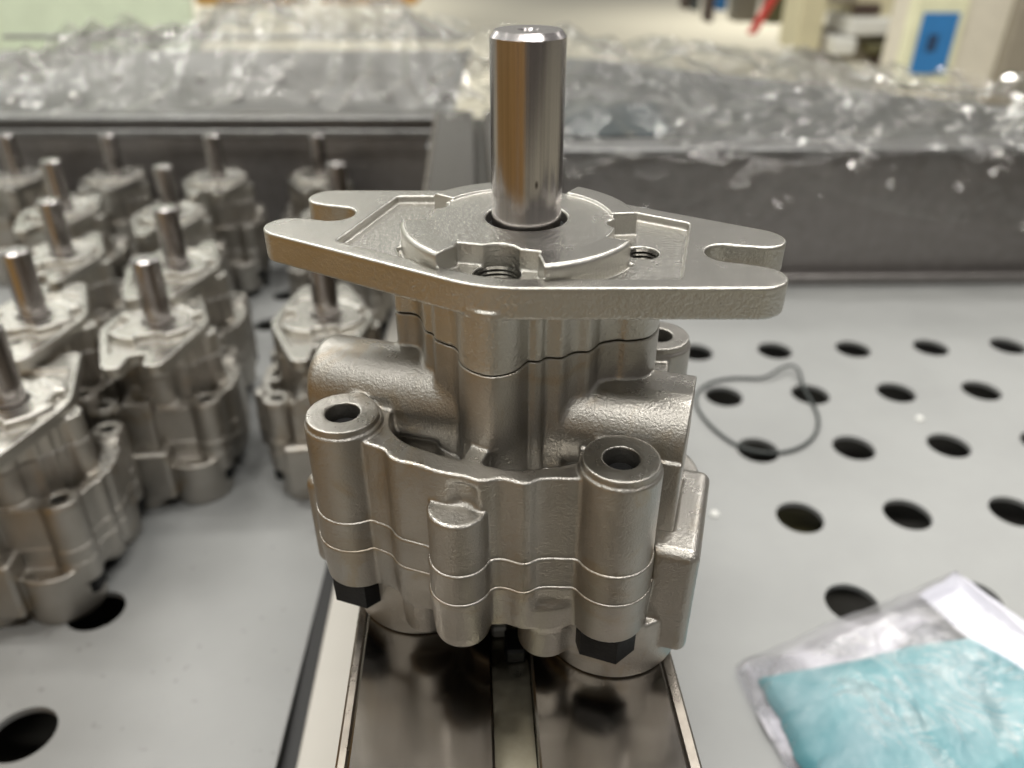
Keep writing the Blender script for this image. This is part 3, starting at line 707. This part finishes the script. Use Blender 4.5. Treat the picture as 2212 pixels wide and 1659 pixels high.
bot = quad_sheet('bag_back', rel(A), 30, 30, lambda S, T, p: 2.5 + 0*p, M_bagb, 43, .8, bag)
flp = quad_sheet('bag_flap', rel(K), 30, 16, lambda S, T, p: 8 + 3*p, M_flap, 53, .8, bag)
inn = quad_sheet('teal_packet', rel(I), 60, 60, lambda S, T, p: 3 + 10*p, M_teal, 47, 1.1, bag, jag=2)

# ------------------------------------------------------------------ the hall behind and boxes beside the bench
FZ = -1.05
b = MB(); b.box((-12, -4, FZ-.02), (12, 22, FZ)); tag(b.build('hall_floor', M_floor, scale=1), kind='structure')
def far_box(name, px0, py0, px1, py1, Y, depth, mat, parent=None, bev=.01, zfloor=False):
    ym = max(0, (py0+py1)/2); a = ony(px0, py1, Y)*MM; c = ony(px1, py0, Y)*MM; a[0] = ony(px0, ym, Y)[0]*MM; c[0] = ony(px1, ym, Y)[0]*MM
    q = MB(); q.box((min(a[0], c[0]), Y*MM, FZ if zfloor else min(a[2], c[2])), (max(a[0], c[0]), Y*MM+depth, max(a[2], c[2])), bev)
    return q.build(name, mat, parent, scale=1)
cab = empty('cabinet', (1.6, 2.6, FZ)); tag(cab, 'beige cabinet at the right edge of the picture, carrying the blue notice', 'cabinet')
def reparent(o, p):
    bpy.context.view_layer.update(); o.parent = p; o.matrix_parent_inverse = p.matrix_world.inverted()
cb = far_box('cabinet_body', 2066, -300, 2190, 400, 2600, .5, M_beige, None, .01, True)
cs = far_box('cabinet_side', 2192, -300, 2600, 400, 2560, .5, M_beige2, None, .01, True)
bpy.context.view_layer.update()
for o in (cb, cs): reparent(o, cab)
nb = empty('notice_board', (1.3, 2.58, -.4)); tag(nb, 'cream post with a blue sheet bearing a dark mark, beside the beige cabinet', 'notice board')
a = far_box('board', 1960, -10, 2074, 186, 2580, .05, M_cream, None, .004)
bsh = far_box('blue_sheet', 1980, 28, 2058, 160, 2574, .004, M_blue, None, .001)
mk = far_box('dark_mark', 2003, 75, 2024, 112, 2571, .002, M_dark, None, .0005)
bpy.context.view_layer.update()
for o in (a, bsh, mk): reparent(o, nb)
mc = empty('machine', (1.6, 4.2, FZ)); tag(mc, 'pale yellow machine with a dark window and white cover, left of the blue notice', 'machine')
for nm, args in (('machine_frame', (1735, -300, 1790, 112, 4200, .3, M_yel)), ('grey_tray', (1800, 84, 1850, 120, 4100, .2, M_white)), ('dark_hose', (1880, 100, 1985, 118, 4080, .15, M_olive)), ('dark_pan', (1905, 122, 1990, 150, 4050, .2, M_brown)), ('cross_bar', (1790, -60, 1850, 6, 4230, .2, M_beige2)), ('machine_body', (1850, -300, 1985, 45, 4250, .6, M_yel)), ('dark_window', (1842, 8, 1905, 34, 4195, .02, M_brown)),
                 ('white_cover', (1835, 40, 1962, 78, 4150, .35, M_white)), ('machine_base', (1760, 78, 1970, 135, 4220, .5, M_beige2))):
    o = far_box(nm, *args); reparent(o, mc)
st = far_box('red_bar', 1622, -30, 1642, 75, 5200, .04, M_red); st.rotation_euler = (0, 0, 0); tag(st, 'red bar standing on the hall floor, upper right', 'bar')
me = st.data
for v in me.vertices: v.co.x += (v.co.z - min(q.co.z for q in me.vertices))*0.0
zs = [v.co.z for v in me.vertices]; z0_, z1_ = min(zs), max(zs)
for v in me.vertices: v.co.x += (v.co.z - z0_)/(z1_ - z0_)*.14
for k, (a0, a1, yb, Y, mt, nm, lab) in enumerate((
    (1478, 1490, 22, 6500, M_brown, 'post', 'thin dark post at the top, left of the red bar'),
    (1500, 1512, 26, 6500, M_bluegrey, 'post', 'thin blue grey post at the top, between the dark posts'),
    (1532, 1546, 50, 6000, M_brown, 'post', 'darker post at the top, close to the red bar'),
    (1552, 1572, 24, 6300, M_blue, 'crate', 'small blue crate at the top, just right of the dark post'),
    (1590, 1640, 48, 6400, M_beige2, 'rack', 'beige rack at the top behind the red bar'),
    (1665, 1722, 52, 6100, M_olive, 'rack', 'olive rack at the top, right of the red bar'))):
    o = far_box(nm, a0, -400, a1, yb, Y, .2, mt); tag(o, lab, nm)
gb = far_box('green_panel', -300, -500, 405, 150, 2300, .04, M_green); tag(gb, 'pale green partition panel behind the film, upper left', 'panel')
cb1 = far_box('cardboard_box', 420, -250, 640, 14, 2600, .5, M_card); tag(cb1, 'orange brown cardboard box at the top left beside the green panel', 'box')
cb2 = far_box('cardboard_box', 690, -250, 900, 12, 3300, .5, M_card); tag(cb2, 'orange brown cardboard box at the top, left of the upright shaft', 'box')
# cartons stacked on the bench left of the picture (seen as the brown reflection in the shaft)
for (lo, hi, lab) in (((-430, -112, TZ+1), (-268, 96, 42), 'brown carton on the left tray beside the camera, farthest of the three'),
                      ((-430, -420, TZ+1), (-262, -118, 46), 'brown carton on the left tray beside the camera, middle of the three'),
                      ((-250, -560, TZ+1), (-90, -430, 46), 'brown carton left behind the camera, nearest to the rail')):
    b = MB(); b.box(lo, hi, 1.5); tag(b.build('carton', M_card), lab, 'carton')
